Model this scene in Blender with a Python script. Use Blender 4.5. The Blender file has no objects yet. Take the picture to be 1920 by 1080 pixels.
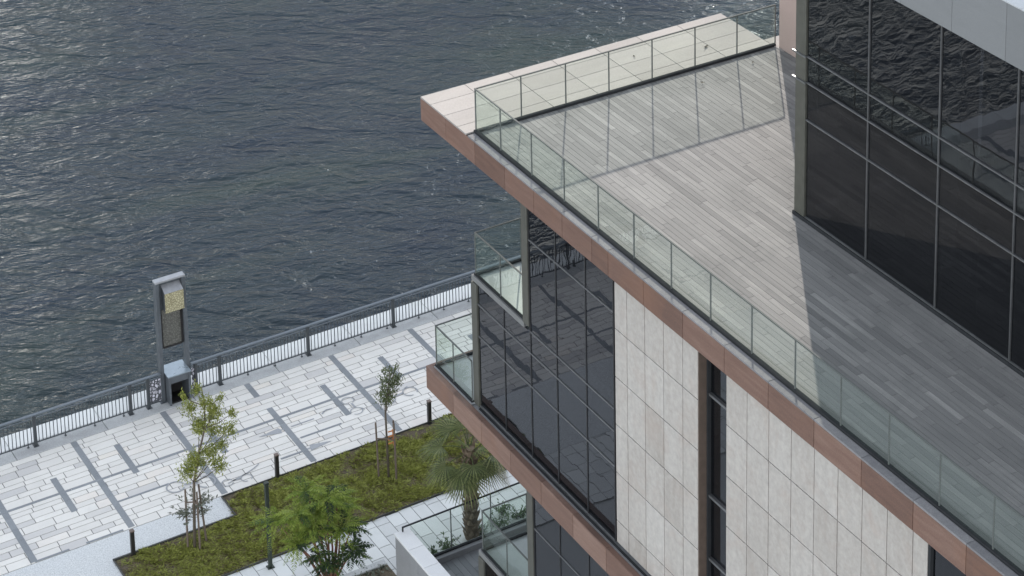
import bpy, math, random
from mathutils import Vector, Matrix, Quaternion, noise as mnoise

R = random.Random(7)
scene = bpy.context.scene
col = scene.collection
PI = math.pi
D = 16.0          # level of the big roof terrace above the promenade (z = 0)

# ------------------------------------------------------------------ mesh builder
class MB:
    def __init__(self):
        self.v = []; self.f = []; self.t = []; self.smooth = False
    def poly(self, pts, tone=0.5):
        n = len(self.v); self.v += [tuple(p) for p in pts]
        self.f.append(tuple(range(n, n + len(pts)))); self.t.append(tone)
    def box(self, x0, x1, y0, y1, z0, z1, tone=0.5):
        if x1 < x0: x0, x1 = x1, x0
        if y1 < y0: y0, y1 = y1, y0
        if z1 < z0: z0, z1 = z1, z0
        n = len(self.v)
        self.v += [(x0,y0,z0),(x1,y0,z0),(x1,y1,z0),(x0,y1,z0),(x0,y0,z1),(x1,y0,z1),(x1,y1,z1),(x0,y1,z1)]
        for q in ((3,2,1,0),(4,5,6,7),(0,1,5,4),(1,2,6,5),(2,3,7,6),(3,0,4,7)):
            self.f.append(tuple(n + i for i in q)); self.t.append(tone)
    def bbox(self, x0, x1, y0, y1, z0, z1, b=0.01, tone=0.5):
        """box with chamfered edges"""
        if x1 < x0: x0, x1 = x1, x0
        if y1 < y0: y0, y1 = y1, y0
        if z1 < z0: z0, z1 = z1, z0
        b = min(b, (x1-x0)*.45, (y1-y0)*.45, (z1-z0)*.45)
        n = len(self.v); vs = []; idx = {}
        for sx in (0,1):
            for sy in (0,1):
                for sz in (0,1):
                    X = (x0,x1)[sx]; Y = (y0,y1)[sy]; Z = (z0,z1)[sz]
                    dx = b if sx == 0 else -b; dy = b if sy == 0 else -b; dz = b if sz == 0 else -b
                    for k, p in enumerate(((X,Y+dy,Z+dz),(X+dx,Y,Z+dz),(X+dx,Y+dy,Z))):
                        idx[(sx,sy,sz,k)] = n + len(vs); vs.append(p)
        self.v += vs
        def F(*q): self.f.append(tuple(q)); self.t.append(tone)
        I = idx
        F(I[0,0,0,0],I[0,0,1,0],I[0,1,1,0],I[0,1,0,0]); F(I[1,0,0,0],I[1,1,0,0],I[1,1,1,0],I[1,0,1,0])
        F(I[0,0,0,1],I[1,0,0,1],I[1,0,1,1],I[0,0,1,1]); F(I[0,1,0,1],I[0,1,1,1],I[1,1,1,1],I[1,1,0,1])
        F(I[0,0,0,2],I[0,1,0,2],I[1,1,0,2],I[1,0,0,2]); F(I[0,0,1,2],I[1,0,1,2],I[1,1,1,2],I[0,1,1,2])
        for sy in (0,1):
            for sz in (0,1):
                F(I[0,sy,sz,1],I[1,sy,sz,1],I[1,sy,sz,2],I[0,sy,sz,2])
        for sx in (0,1):
            for sz in (0,1):
                F(I[sx,0,sz,0],I[sx,1,sz,0],I[sx,1,sz,2],I[sx,0,sz,2])
        for sx in (0,1):
            for sy in (0,1):
                F(I[sx,sy,0,0],I[sx,sy,1,0],I[sx,sy,1,1],I[sx,sy,0,1])
        for sx in (0,1):
            for sy in (0,1):
                for sz in (0,1):
                    F(I[sx,sy,sz,0],I[sx,sy,sz,1],I[sx,sy,sz,2])
    def tube(self, pts, rads, n=8, tone=0.5, cap=True):
        pts = [Vector(p) for p in pts]
        if not hasattr(rads, '__len__'): rads = [rads]*len(pts)
        base = len(self.v); ref = Vector((0.31,0.72,0.12))
        for i, p in enumerate(pts):
            d = (pts[min(i+1,len(pts)-1)] - pts[max(i-1,0)]).normalized()
            a = d.cross(ref)
            if a.length < 1e-3: a = d.cross(Vector((1,0,0)))
            a.normalize(); b = d.cross(a)
            for k in range(n):
                an = 2*PI*k/n
                self.v.append(tuple(p + (a*math.cos(an) + b*math.sin(an))*rads[i]))
        for i in range(len(pts)-1):
            for k in range(n):
                q = (base+i*n+k, base+i*n+(k+1)%n, base+(i+1)*n+(k+1)%n, base+(i+1)*n+k)
                self.f.append(q); self.t.append(tone)
        if cap:
            self.f.append(tuple(base+k for k in range(n))[::-1]); self.t.append(tone)
            self.f.append(tuple(base+(len(pts)-1)*n+k for k in range(n))); self.t.append(tone)
    def prism(self, xy, z0, z1, tone=0.5):
        n = len(self.v); m = len(xy)
        self.v += [(x,y,z0) for x,y in xy] + [(x,y,z1) for x,y in xy]
        self.f.append(tuple(n+i for i in range(m))[::-1]); self.t.append(tone)
        self.f.append(tuple(n+m+i for i in range(m))); self.t.append(tone)
        for i in range(m):
            j = (i+1) % m
            self.f.append((n+i,n+j,n+m+j,n+m+i)); self.t.append(tone)
    def build(self, name, mat, parent=None, fix=False):
        off = parent_world(parent)
        me = bpy.data.meshes.new(name)
        me.from_pydata([(x-off[0],y-off[1],z-off[2]) for x,y,z in self.v], [], self.f)
        a = me.attributes.new('tone', 'FLOAT', 'FACE')
        a.data.foreach_set('value', self.t)
        if self.smooth: me.polygons.foreach_set('use_smooth', [True]*len(me.polygons))
        if fix:
            import bmesh
            bm = bmesh.new(); bm.from_mesh(me); bmesh.ops.recalc_face_normals(bm, faces=bm.faces); bm.to_mesh(me); bm.free()
        me.materials.append(mat)
        o = bpy.data.objects.new(name, me); col.objects.link(o)
        if parent: o.parent = parent
        return o

def parent_world(p):
    v = Vector((0,0,0))
    while p is not None:
        v += Vector(p.location); p = p.parent
    return v

def thing(name, label, cat, loc=(0,0,0), group=None):
    o = bpy.data.objects.new(name, None); col.objects.link(o)
    o.location = loc; o.empty_display_size = .2
    o['label'] = label; o['category'] = cat
    if group: o['group'] = group
    return o
def tag(o, label, cat, group=None):
    o['label'] = label; o['category'] = cat
    if group: o['group'] = group
    return o
def struct(o, kind='structure', label=None):
    o['kind'] = kind
    if label: o['label'] = label
    return o
def partbox(name, mat, parent, *a, b=None):
    m = MB(); (m.bbox(*a, b=b) if b else m.box(*a)); return m.build(name, mat, parent)

# ------------------------------------------------------------------ materials
def new_mat(name):
    m = bpy.data.materials.new(name); m.use_nodes = True
    nt = m.node_tree; nt.nodes.clear()
    out = nt.nodes.new('ShaderNodeOutputMaterial')
    return m, nt, out
def N(nt, t, **kw):
    n = nt.nodes.new(t)
    for k, v in kw.items():
        if k in n.inputs: n.inputs[k].default_value = v
        else: setattr(n, k, v)
    return n
def L(nt, a, b): nt.links.new(a, b)
def rgb(c): return (c[0], c[1], c[2], 1)
def coords(nt, scale=(1,1,1), rot=(0,0,0)):
    g = N(nt, 'ShaderNodeNewGeometry'); mp = N(nt, 'ShaderNodeMapping')
    mp.inputs['Scale'].default_value = scale; mp.inputs['Rotation'].default_value = rot
    L(nt, g.outputs['Position'], mp.inputs['Vector'])
    return mp.outputs['Vector']
def coords_rs(nt, deg, scale):
    g = N(nt, 'ShaderNodeNewGeometry'); a = N(nt, 'ShaderNodeMapping'); b = N(nt, 'ShaderNodeMapping')
    a.inputs['Rotation'].default_value = (0,0,math.radians(deg)); b.inputs['Scale'].default_value = scale
    L(nt, g.outputs['Position'], a.inputs['Vector']); L(nt, a.outputs['Vector'], b.inputs['Vector'])
    return b.outputs['Vector']
def noise(nt, vec, scale, detail=4, rough=.55, dist=0):
    n = N(nt, 'ShaderNodeTexNoise'); n.inputs['Scale'].default_value = scale
    n.inputs['Detail'].default_value = detail; n.inputs['Roughness'].default_value = rough
    n.inputs['Distortion'].default_value = dist
    if vec: L(nt, vec, n.inputs['Vector'])
    return n.outputs['Fac']
def ramp(nt, fac, stops):
    r = N(nt, 'ShaderNodeValToRGB'); cr = r.color_ramp
    while len(cr.elements) > 1: cr.elements.remove(cr.elements[-1])
    cr.elements[0].position = stops[0][0]; cr.elements[0].color = rgb(stops[0][1])
    for p, c in stops[1:]:
        e = cr.elements.new(p); e.color = rgb(c)
    L(nt, fac, r.inputs['Fac']); return r.outputs['Color']
def mix(nt, a, b, fac, mode='MIX'):
    m = N(nt, 'ShaderNodeMix', data_type='RGBA', blend_type=mode)
    if isinstance(fac, (int,float)): m.inputs[0].default_value = fac
    else: L(nt, fac, m.inputs[0])
    for s, i in ((a,6),(b,7)):
        if isinstance(s, tuple): m.inputs[i].default_value = rgb(s)
        else: L(nt, s, m.inputs[i])
    return m.outputs[2]
def math_(nt, op, a, b=None, c=None):
    m = N(nt, 'ShaderNodeMath', operation=op)
    for i, s in enumerate((a,b,c)):
        if s is None: continue
        if isinstance(s, (int,float)): m.inputs[i].default_value = s
        else: L(nt, s, m.inputs[i])
    return m.outputs[0]
def bump(nt, h, dist, strength=1.0, prev=None):
    b = N(nt, 'ShaderNodeBump'); b.inputs['Distance'].default_value = dist; b.inputs['Strength'].default_value = strength
    L(nt, h, b.inputs['Height'])
    if prev: L(nt, prev, b.inputs['Normal'])
    return b.outputs['Normal']
def pbr(nt, out, color, rough=.6, metal=0, normal=None, spec=None, ior=None):
    p = N(nt, 'ShaderNodeBsdfPrincipled')
    if isinstance(color, tuple): p.inputs['Base Color'].default_value = rgb(color)
    else: L(nt, color, p.inputs['Base Color'])
    if isinstance(rough, (int,float)): p.inputs['Roughness'].default_value = rough
    else: L(nt, rough, p.inputs['Roughness'])
    p.inputs['Metallic'].default_value = metal
    if ior: p.inputs['IOR'].default_value = ior
    if spec is not None: p.inputs['Specular IOR Level'].default_value = spec
    if normal: L(nt, normal, p.inputs['Normal'])
    L(nt, p.outputs[0], out.inputs['Surface']); return p

def surf(name, stops, rough=.7, nscale=3, stretch=(1,1,1), namt=.25, fine=40, fineamt=.12, bumpd=.003, rot=(0,0,0), use_tone=True, spec=.4, metal=0, streak=None, dirt=None):
    """weathered mineral / timber surface: tone per piece -> colour ramp, clouded and speckled by noise"""
    m, nt, out = new_mat(name)
    v = coords(nt, stretch, rot)
    if use_tone:
        a = N(nt, 'ShaderNodeAttribute', attribute_name='tone'); t = a.outputs['Fac']
    else:
        a = N(nt, 'ShaderNodeValue'); a.outputs[0].default_value = .5; t = a.outputs[0]
    n1 = noise(nt, v, nscale, 6, .6, .4)
    t2 = math_(nt, 'MULTIPLY_ADD', math_(nt, 'SUBTRACT', n1, .5), namt*4, t)
    c = ramp(nt, t2, stops)
    v2 = coords(nt, (1,1,1))
    n2 = noise(nt, v2, fine, 3, .7)
    c = mix(nt, c, ramp(nt, n2, [(.3,(.0,.0,.0)),(.7,(1,1,1))]), fineamt, 'OVERLAY')
    if dirt:
        n3 = noise(nt, v2, dirt[0], 5, .65, .6)
        c = mix(nt, c, dirt[1], math_(nt, 'MULTIPLY', ramp(nt, n3, [(.5,(0,0,0)),(.75,(1,1,1))]), dirt[2]))
    nrm = bump(nt, math_(nt, 'ADD', n1, math_(nt, 'MULTIPLY', n2, .5)), bumpd)
    rr = math_(nt, 'MULTIPLY_ADD', n2, .2, rough-.1)
    pbr(nt, out, c, rr, metal, nrm, spec)
    return m

def metal(name, c, rough=.45, met=.6, var=.15):
    m, nt, out = new_mat(name)
    v = coords(nt); n = noise(nt, v, 6, 4, .6)
    lo = tuple(x*(1-var) for x in c); hi = tuple(min(1,x*(1+var)) for x in c)
    pbr(nt, out, ramp(nt, n, [(.3,lo),(.7,hi)]), math_(nt, 'MULTIPLY_ADD', n, .25, rough-.12), met, bump(nt, noise(nt, v, 80, 2), .0006))
    return m

M = {}
M['tile'] = surf('promenade_tile', [(0,(.46,.44,.425)),(.16,(.51,.485,.46)),(.24,(.585,.555,.515)),(.6,(.63,.598,.553)),(.86,(.66,.628,.582)),(.93,(.64,.585,.53)),(1,(.65,.60,.53))],
                 rough=.75, nscale=2.2, namt=.035, fine=70, fineamt=.16, bumpd=.002, dirt=(.8,(.36,.35,.33),.22))
M['path_tile'] = surf('path_tile', [(0,(.50,.50,.49)),(.5,(.58,.58,.565)),(1,(.64,.64,.62))], rough=.75, nscale=2, namt=.06, fine=70, fineamt=.16, bumpd=.002, dirt=(1.1,(.38,.40,.36),.25))
M['joint'] = surf('joint', [(0,(.10,.10,.095)),(1,(.15,.145,.14))], use_tone=False, rough=.9)
M['band'] = surf('paving_band_stone', [(0,(.17,.18,.19)),(.5,(.20,.21,.22)),(1,(.25,.26,.27))], rough=.8, nscale=5, namt=.12, fine=60, fineamt=.2)
M['mark'] = surf('inlaid_marking', [(0,(.26,.265,.275)),(1,(.34,.345,.35))], rough=.8, use_tone=False, nscale=9, namt=.2)
M['kerb'] = surf('kerb_concrete', [(0,(.28,.28,.28)),(.5,(.40,.40,.395)),(1,(.48,.475,.46))], rough=.85, nscale=2, namt=.14, fine=55, fineamt=.28, dirt=(1.6,(.22,.21,.2),.4))
M['quay'] = surf('quay_ledge_stone', [(0,(.58,.58,.57)),(.5,(.68,.68,.66)),(1,(.74,.73,.71))], rough=.8, nscale=2, namt=.1, dirt=(1.2,(.4,.39,.36),.25))
M['ground'] = surf('ground_concrete', [(0,(.34,.34,.33)),(.5,(.42,.42,.41)),(1,(.48,.475,.46))], rough=.9, use_tone=False, nscale=.5, namt=.2)
def speckle():
    m, nt, out = new_mat('exposed_aggregate'); v = coords(nt)
    n1 = noise(nt, v, 26, 4, .75); n2 = noise(nt, v, 1.1, 4, .6); n3 = noise(nt, v, 90, 2, .6)
    c = ramp(nt, n1, [(.30,(.20,.20,.19)),(.44,(.44,.44,.43)),(.60,(.62,.62,.60)),(.8,(.72,.71,.69))])
    c = mix(nt, c, (.52,.53,.54), math_(nt, 'MULTIPLY', n2, .6))
    c = mix(nt, c, ramp(nt, n3, [(.3,(0,0,0)),(.7,(1,1,1))]), .2, 'OVERLAY')
    pbr(nt, out, c, .85, 0, bump(nt, n1, .006)); return m
M['aggregate'] = speckle()
M['soil'] = surf('lawn_soil', [(0,(.045,.035,.025)),(.5,(.095,.075,.05)),(1,(.15,.12,.08))], rough=.95, use_tone=False, nscale=3, namt=.3, fine=30, fineamt=.5, bumpd=.03)
M['deck'] = surf('terrace_plank', [(0,(.118,.115,.113)),(.3,(.155,.151,.147)),(.6,(.195,.189,.182)),(.85,(.245,.237,.226)),(1,(.30,.29,.275))],
                 rough=.85, nscale=2.2, stretch=(8,.4,1), namt=.2, fine=45, fineamt=.15, bumpd=.0015, spec=.12, dirt=(.5,(.115,.115,.112),.55))
M['deck_gap'] = surf('deck_gap', [(0,(.06,.06,.06)),(1,(.08,.08,.08))], use_tone=False)
M['low_deck'] = surf('lower_terrace_plank', [(0,(.11,.115,.12)),(.5,(.15,.155,.16)),(1,(.2,.2,.205))], rough=.65, nscale=2, stretch=(5,.45,1), namt=.12)
M['ledge'] = surf('ledge_stone', [(0,(.235,.212,.197)),(.5,(.285,.26,.242)),(1,(.345,.315,.293))], spec=.12, rough=.85, nscale=1.6, stretch=(.5,2.5,1), namt=.14, fine=50, fineamt=.16, dirt=(.9,(.33,.31,.27),.25))
M['coping'] = surf('coping_stone', [(0,(.12,.117,.12)),(.5,(.175,.17,.173)),(1,(.24,.23,.23))], spec=.1, rough=.9, nscale=7, stretch=(1,1,1), namt=.2, fine=60, fineamt=.25)
M['fascia'] = surf('brown_travertine', [(0,(.085,.048,.036)),(.35,(.122,.069,.051)),(.65,(.152,.088,.066)),(1,(.205,.13,.10))], rough=.6, nscale=1.3, stretch=(1,.7,6), rot=(.35,0,0), namt=.26, fine=30, fineamt=.2, bumpd=.001, dirt=(.6,(.20,.10,.06),.45))
M['stone'] = surf('pale_stone_cladding', [(0,(.26,.23,.202)),(.3,(.335,.304,.275)),(.6,(.378,.348,.318)),(1,(.435,.408,.378))], rough=.7, spec=.25, nscale=2.2, stretch=(1,1.8,.4), namt=.17, fine=7, fineamt=.12, bumpd=.001, dirt=(1.3,(.34,.275,.235),.5))
M['grey_fascia'] = surf('grey_fascia_panel', [(0,(.135,.138,.14)),(.5,(.165,.168,.17)),(1,(.20,.203,.205))], rough=.6, nscale=1.2, stretch=(1,1,4), namt=.1, fineamt=.08)
M['roof'] = surf('roof_stone', [(0,(.36,.37,.375)),(1,(.45,.455,.46))], rough=.8, nscale=1)
M['pink_wall'] = surf('pink_stone_wall', [(0,(.27,.20,.175)),(.5,(.34,.255,.225)),(1,(.40,.305,.27))], rough=.6, nscale=1, stretch=(1,1.5,.6), namt=.08, fineamt=.08)
M['soffit'] = surf('soffit_panel', [(0,(.2,.2,.2)),(1,(.3,.3,.3))], rough=.7, use_tone=False)
M['slab_edge'] = surf('balcony_edge', [(0,(.12,.12,.117)),(1,(.18,.178,.172))], rough=.6, use_tone=False, nscale=4)
M['balcony_floor'] = surf('balcony_floor_tile', [(0,(.26,.27,.27)),(.5,(.33,.34,.34)),(1,(.4,.4,.4))], rough=.6, nscale=3, namt=.12)
M['wall_grey'] = surf('parapet_render', [(0,(.17,.17,.175)),(.5,(.22,.22,.225)),(1,(.27,.27,.27))], rough=.75, nscale=1.5, namt=.1, stretch=(1,1,.4), dirt=(2,(.16,.155,.15),.3))
M['wall_cap'] = surf('parapet_cap', [(0,(.54,.53,.52)),(.5,(.62,.61,.60)),(1,(.68,.67,.66))], rough=.75, nscale=3, namt=.12)
M['post_olive'] = metal('olive_cladding', (.085,.083,.07), .5, .3)
M['mullion'] = metal('mullion_aluminium', (.085,.085,.087), .45, .4)
M['mullion_dark'] = metal('mullion_black', (.022,.022,.024), .45, .3)
M['transom'] = metal('transom_aluminium', (.15,.15,.152), .4, .5)
M['brown_jamb'] = metal('bronze_jamb', (.13,.095,.075), .5, .3)
M['dark'] = surf('dark_channel', [(0,(.025,.026,.028)),(1,(.045,.046,.048))], rough=.95, use_tone=False, spec=0.0)
M['rail'] = surf('glass_top_rail', [(0,(.085,.09,.085)),(1,(.12,.125,.12))], rough=.85, use_tone=False, spec=.1)
M['railing'] = metal('railing_paint', (.045,.05,.055), .5, .2)
M['handrail'] = metal('grey_handrail', (.10,.115,.13), .42, .4)
M['pylon'] = metal('pylon_metal', (.10,.11,.122), .45, .4)
M['pylon_light'] = metal('pylon_edge', (.3,.3,.31), .45, .3)
M['cabinet_top'] = metal('cabinet_lid', (.24,.28,.31), .3, .4)
M['bollard'] = metal('bollard_paint', (.018,.016,.016), .5, .2)
M['bollard_cap'] = metal('bollard_cap_paint', (.12,.085,.07), .5, .2)
M['lamp'] = metal('lamp_post_paint', (.022,.03,.022), .5, .2)
M['stake'] = surf('stake_wood', [(0,(.07,.05,.04)),(.5,(.12,.09,.07)),(1,(.17,.13,.10))], rough=.85, nscale=6, stretch=(4,4,.6), namt=.2)
M['tie'] = surf('orange_tie', [(0,(.35,.12,.03)),(1,(.45,.17,.05))], use_tone=False)
M['bark'] = surf('bark', [(0,(.05,.04,.03)),(.5,(.10,.08,.06)),(1,(.16,.13,.10))], rough=.9, nscale=9, stretch=(3,3,.6), namt=.25, bumpd=.01, use_tone=False)
M['red_bark'] = surf('red_bark', [(0,(.08,.035,.025)),(.5,(.15,.065,.045)),(1,(.2,.1,.07))], rough=.85, nscale=9, stretch=(3,3,.6), namt=.2, use_tone=False)
M['palm_bark'] = surf('palm_bark', [(0,(.08,.055,.035)),(.5,(.19,.14,.095)),(1,(.31,.245,.175))], rough=.9, nscale=10, namt=.12, bumpd=.01)
M['tower'] = surf('unseen_tower_render', [(0,(.34,.33,.31)),(1,(.42,.41,.39))], rough=.8, use_tone=False)
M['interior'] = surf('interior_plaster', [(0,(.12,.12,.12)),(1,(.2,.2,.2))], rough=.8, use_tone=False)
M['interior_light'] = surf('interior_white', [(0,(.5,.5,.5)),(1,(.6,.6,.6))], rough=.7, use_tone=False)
M['edging'] = metal('lawn_edging_steel', (.05,.05,.045), .7, .2)

def pattern(name, base, line, scale, rough, met):
    m, nt, out = new_mat(name); v = coords(nt)
    w = N(nt, 'ShaderNodeTexVoronoi', feature='DISTANCE_TO_EDGE'); w.inputs['Scale'].default_value = scale
    L(nt, v, w.inputs['Vector'])
    n = noise(nt, v, 14, 3)
    c = ramp(nt, w.outputs['Distance'], [(.02,line),(.09,line),(.15,base),(1,tuple(min(1,x*1.2) for x in base))])
    c = mix(nt, c, line, math_(nt, 'MULTIPLY', n, .3))
    pbr(nt, out, c, rough, met, bump(nt, w.outputs['Distance'], .02)); return m
M['sun_glow'] = pattern('sunlit_arabesque', (.44,.40,.26), (.22,.19,.11), 13, .5, .2)  # golden glow of reflected sun painted into the pattern colour
M['panel'] = pattern('grey_arabesque', (.145,.14,.125), (.085,.082,.072), 15, .55, .3)
M['arabesque'] = pattern('white_arabesque', (.62,.60,.66), (.07,.07,.08), 8, .6, .1)

def leafmat(name, stops, trans=.35, patch=None):
    m, nt, out = new_mat(name)
    a = N(nt, 'ShaderNodeAttribute', attribute_name='tone')
    f = a.outputs['Fac']
    if patch:
        f = math_(nt, 'MULTIPLY_ADD', math_(nt, 'SUBTRACT', noise(nt, coords(nt), patch[0], 4, .6), .5), patch[1], f)
    c = ramp(nt, f, stops)
    p = N(nt, 'ShaderNodeBsdfPrincipled'); L(nt, c, p.inputs['Base Color'])
    p.inputs['Roughness'].default_value = .55; p.inputs['Specular IOR Level'].default_value = .3
    t = N(nt, 'ShaderNodeBsdfTranslucent'); L(nt, c, t.inputs['Color'])
    mx = N(nt, 'ShaderNodeMixShader'); mx.inputs[0].default_value = trans
    L(nt, p.outputs[0], mx.inputs[1]); L(nt, t.outputs[0], mx.inputs[2]); L(nt, mx.outputs[0], out.inputs['Surface'])
    return m
M['leaf_young'] = leafmat('young_tree_leaf', [(0,(.11,.135,.035)),(.4,(.21,.235,.05)),(.75,(.30,.315,.075)),(1,(.38,.38,.12))])
M['leaf_grey'] = leafmat('grey_sprout_leaf', [(0,(.10,.11,.085)),(.5,(.16,.17,.13)),(1,(.24,.25,.20))])
M['leaf_olive'] = leafmat('olive_leaf', [(0,(.055,.07,.03)),(.5,(.11,.135,.055)),(1,(.19,.215,.10))])
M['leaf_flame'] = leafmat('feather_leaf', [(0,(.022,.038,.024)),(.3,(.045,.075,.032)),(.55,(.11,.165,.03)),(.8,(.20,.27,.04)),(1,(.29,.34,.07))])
M['leaf_palm'] = leafmat('palm_leaf', [(0,(.19,.15,.085)),(.12,(.16,.135,.07)),(.2,(.03,.042,.014)),(.6,(.085,.105,.032)),(1,(.22,.23,.09))], .15)
M['leaf_shrub'] = leafmat('shrub_leaf', [(0,(.05,.08,.04)),(.5,(.10,.15,.07)),(1,(.2,.26,.13))])
M['grass'] = leafmat('grass_blade', [(0,(.13,.095,.055)),(.22,(.18,.145,.075)),(.38,(.18,.185,.045)),(.65,(.27,.29,.06)),(1,(.35,.36,.10))], .2, (.75,.9))

def dark_glass():
    m, nt, out = new_mat('tinted_facade_glass')
    v = coords(nt, (.6,1.0,.9))
    nrm = bump(nt, noise(nt, v, .9, 2, .5), .0022)
    gl = N(nt, 'ShaderNodeBsdfGlossy'); gl.inputs['Roughness'].default_value = .008
    gl.inputs['Color'].default_value = (.93,.95,1,1); L(nt, nrm, gl.inputs['Normal'])
    tr = N(nt, 'ShaderNodeBsdfTransparent'); tr.inputs['Color'].default_value = (.42,.43,.45,1)
    df = N(nt, 'ShaderNodeBsdfDiffuse'); df.inputs['Color'].default_value = (.010,.0105,.012,1)
    m1 = N(nt, 'ShaderNodeMixShader'); m1.inputs[0].default_value = .5
    L(nt, df.outputs[0], m1.inputs[1]); L(nt, tr.outputs[0], m1.inputs[2])
    fr = N(nt, 'ShaderNodeFresnel'); fr.inputs['IOR'].default_value = 1.52; L(nt, nrm, fr.inputs['Normal'])
    ge = N(nt, 'ShaderNodeNewGeometry'); front = math_(nt, 'SUBTRACT', 1.0, ge.outputs['Backfacing'])
    m2 = N(nt, 'ShaderNodeMixShader'); L(nt, math_(nt, 'MULTIPLY', fr.outputs[0], front), m2.inputs[0])
    L(nt, m1.outputs[0], m2.inputs[1]); L(nt, gl.outputs[0], m2.inputs[2]); L(nt, m2.outputs[0], out.inputs['Surface'])
    return m
M['glass_dark'] = dark_glass()
def clear_glass():
    m, nt, out = new_mat('clear_green_glass')
    v = coords(nt, (1,1,1))
    nrm = bump(nt, noise(nt, v, 1.2, 2, .5), .0025)
    gl = N(nt, 'ShaderNodeBsdfGlossy'); gl.inputs['Roughness'].default_value = .008; L(nt, nrm, gl.inputs['Normal'])
    gl.inputs['Color'].default_value = (.92,1,.96,1)
    tr = N(nt, 'ShaderNodeBsdfTransparent'); tr.inputs['Color'].default_value = (.925,.953,.933,1)
    df = N(nt, 'ShaderNodeBsdfDiffuse'); df.inputs['Color'].default_value = (.42,.50,.45,1)
    m1 = N(nt, 'ShaderNodeMixShader'); m1.inputs[0].default_value = .013
    L(nt, tr.outputs[0], m1.inputs[1]); L(nt, df.outputs[0], m1.inputs[2])
    fr = N(nt, 'ShaderNodeFresnel'); fr.inputs['IOR'].default_value = 1.5; L(nt, nrm, fr.inputs['Normal'])
    ge = N(nt, 'ShaderNodeNewGeometry'); front = math_(nt, 'SUBTRACT', 1.0, ge.outputs['Backfacing'])
    m2 = N(nt, 'ShaderNodeMixShader'); L(nt, math_(nt, 'MULTIPLY', fr.outputs[0], front), m2.inputs[0])
    L(nt, m1.outputs[0], m2.inputs[1]); L(nt, gl.outputs[0], m2.inputs[2]); L(nt, m2.outputs[0], out.inputs['Surface'])
    return m
M['glass'] = clear_glass()

def water():
    m, nt, out = new_mat('creek_water')
    v0 = coords(nt, (1,1,1))
    va = coords_rs(nt, 40, (.62,1.15,1))
    vb = coords_rs(nt, 16, (.75,1.4,1))
    big = noise(nt, va, .16, 2, .5, .3)
    mid = noise(nt, va, .8, 3, .5, .9)
    sm = noise(nt, vb, 2.5, 4, .55, .7)
    rip = noise(nt, va, 7.0, 3, .6, .4)
    patch = noise(nt, coords(nt, (.8,1.3,1)), .075, 4, .65, .8)
    amp = ramp(nt, patch, [(.36,(.45,.45,.45)),(.62,(1,1,1))])
    h = math_(nt, 'MULTIPLY', big, 1.0)
    h = math_(nt, 'ADD', h, math_(nt, 'MULTIPLY', mid, .68))
    h = math_(nt, 'ADD', h, math_(nt, 'MULTIPLY', sm, .25))
    h = math_(nt, 'ADD', h, math_(nt, 'MULTIPLY', math_(nt, 'MULTIPLY', rip, amp), .045))
    nrm = bump(nt, h, .6)
    c = ramp(nt, patch, [(.34,(.008,.017,.032)),(.5,(.015,.027,.036)),(.66,(.024,.039,.036))])  # greenish reflections painted into the water colour by patch noise
    pbr(nt, out, c, .025, 0, nrm, .5, 1.333)
    return m
M['water'] = water()

# ------------------------------------------------------------------ ground, promenade, water
def sheet(name, mat, x0, x1, y0, y1, z, kind='structure'):
    m = MB(); m.poly([(x0,y0,z),(x1,y0,z),(x1,y1,z),(x0,y1,z)]); return struct(m.build(name, mat), kind)

m = MB(); m.poly([(-900,-900,-.05),(900,-900,-.05),(900,15.6,-.05),(-900,15.6,-.05)])
struct(m.build('ground', M['ground']))
sheet('water', M['water'], -1200, 1200, 15.4, 2200, -1.6)
m = MB(); m.box(-900, 900, 15.3, 15.66, -6, -.16); struct(m.build('quay_wall', M['mark']))

def tiles(mb, x0, x1, y0, y1, z, rows, lens, gap, axis, rnd, tone, depth=.02):
    """running-bond paving; each tile a slab with its own tone"""
    c = y0 if axis == 'X' else x0; cend = y1 if axis == 'X' else x1; i = 0
    while c < cend - 1e-4:
        w = rows[i % len(rows)]; c2 = min(c + w, cend)
        a0, a1 = (x0, x1) if axis == 'X' else (y0, y1)
        p = a0 - rnd.random()*lens[1]
        while p < a1:
            q = p + rnd.uniform(*lens); s, e = max(p, a0), min(q, a1)
            if e - s > gap*2:
                dz = rnd.uniform(-.0012,.0012); g = gap/2
                if axis == 'X': mb.box(s+g, e-g, c+g, c2-g, z-depth, z+dz, tone(rnd))
                else: mb.box(c+g, c2-g, s+g, e-g, z-depth, z+dz, tone(rnd))
            p = q
        c = c2; i += 1

def prom_tone(r):
    k = r.random()
    if k < .15: return r.uniform(.06,.2)
    if k < .22: return r.uniform(.88,.98)
    return r.uniform(.3,.84)
m = MB(); tiles(m, -40, 34, 9.27, 14.3, 0, [.36,.24,.30,.22,.27], (.55,1.0), .023, 'X', R, prom_tone)
struct(m.build('promenade_paving', M['tile']))
sheet('paving_joints', M['joint'], -40, 34, 9.26, 14.31, -.012)
m = MB()
tiles(m, -14, 12, 2.95, 5.78, 0, [.42,.42,.40], (.55,.95), .02, 'Y', R, lambda r: r.uniform(.1,.9))
struct(m.build('path_paving', M['path_tile']))
sheet('path_joints', M['joint'], -14, 12, 2.94, 5.79, -.012)
sheet('concrete_apron', M['aggregate'], -60, -2.0, 5.79, 9.26, -.004)

# quay kerb and outer ledge, both jointed every bay
m = MB(); q = MB(); x = -41.1
while x < 40:
    m.bbox(x+.008, x+2.86-.008, 14.305, 14.95, -.2, .012, b=.012, tone=R.uniform(.3,.7))
    q.bbox(x+.008, x+2.86-.008, 14.955, 15.72, -.2, .008, b=.012, tone=R.uniform(.3,.7))
    x += 2.86
struct(m.build('quay_kerb', M['kerb'])); struct(q.build('quay_ledge', M['quay']))

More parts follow.
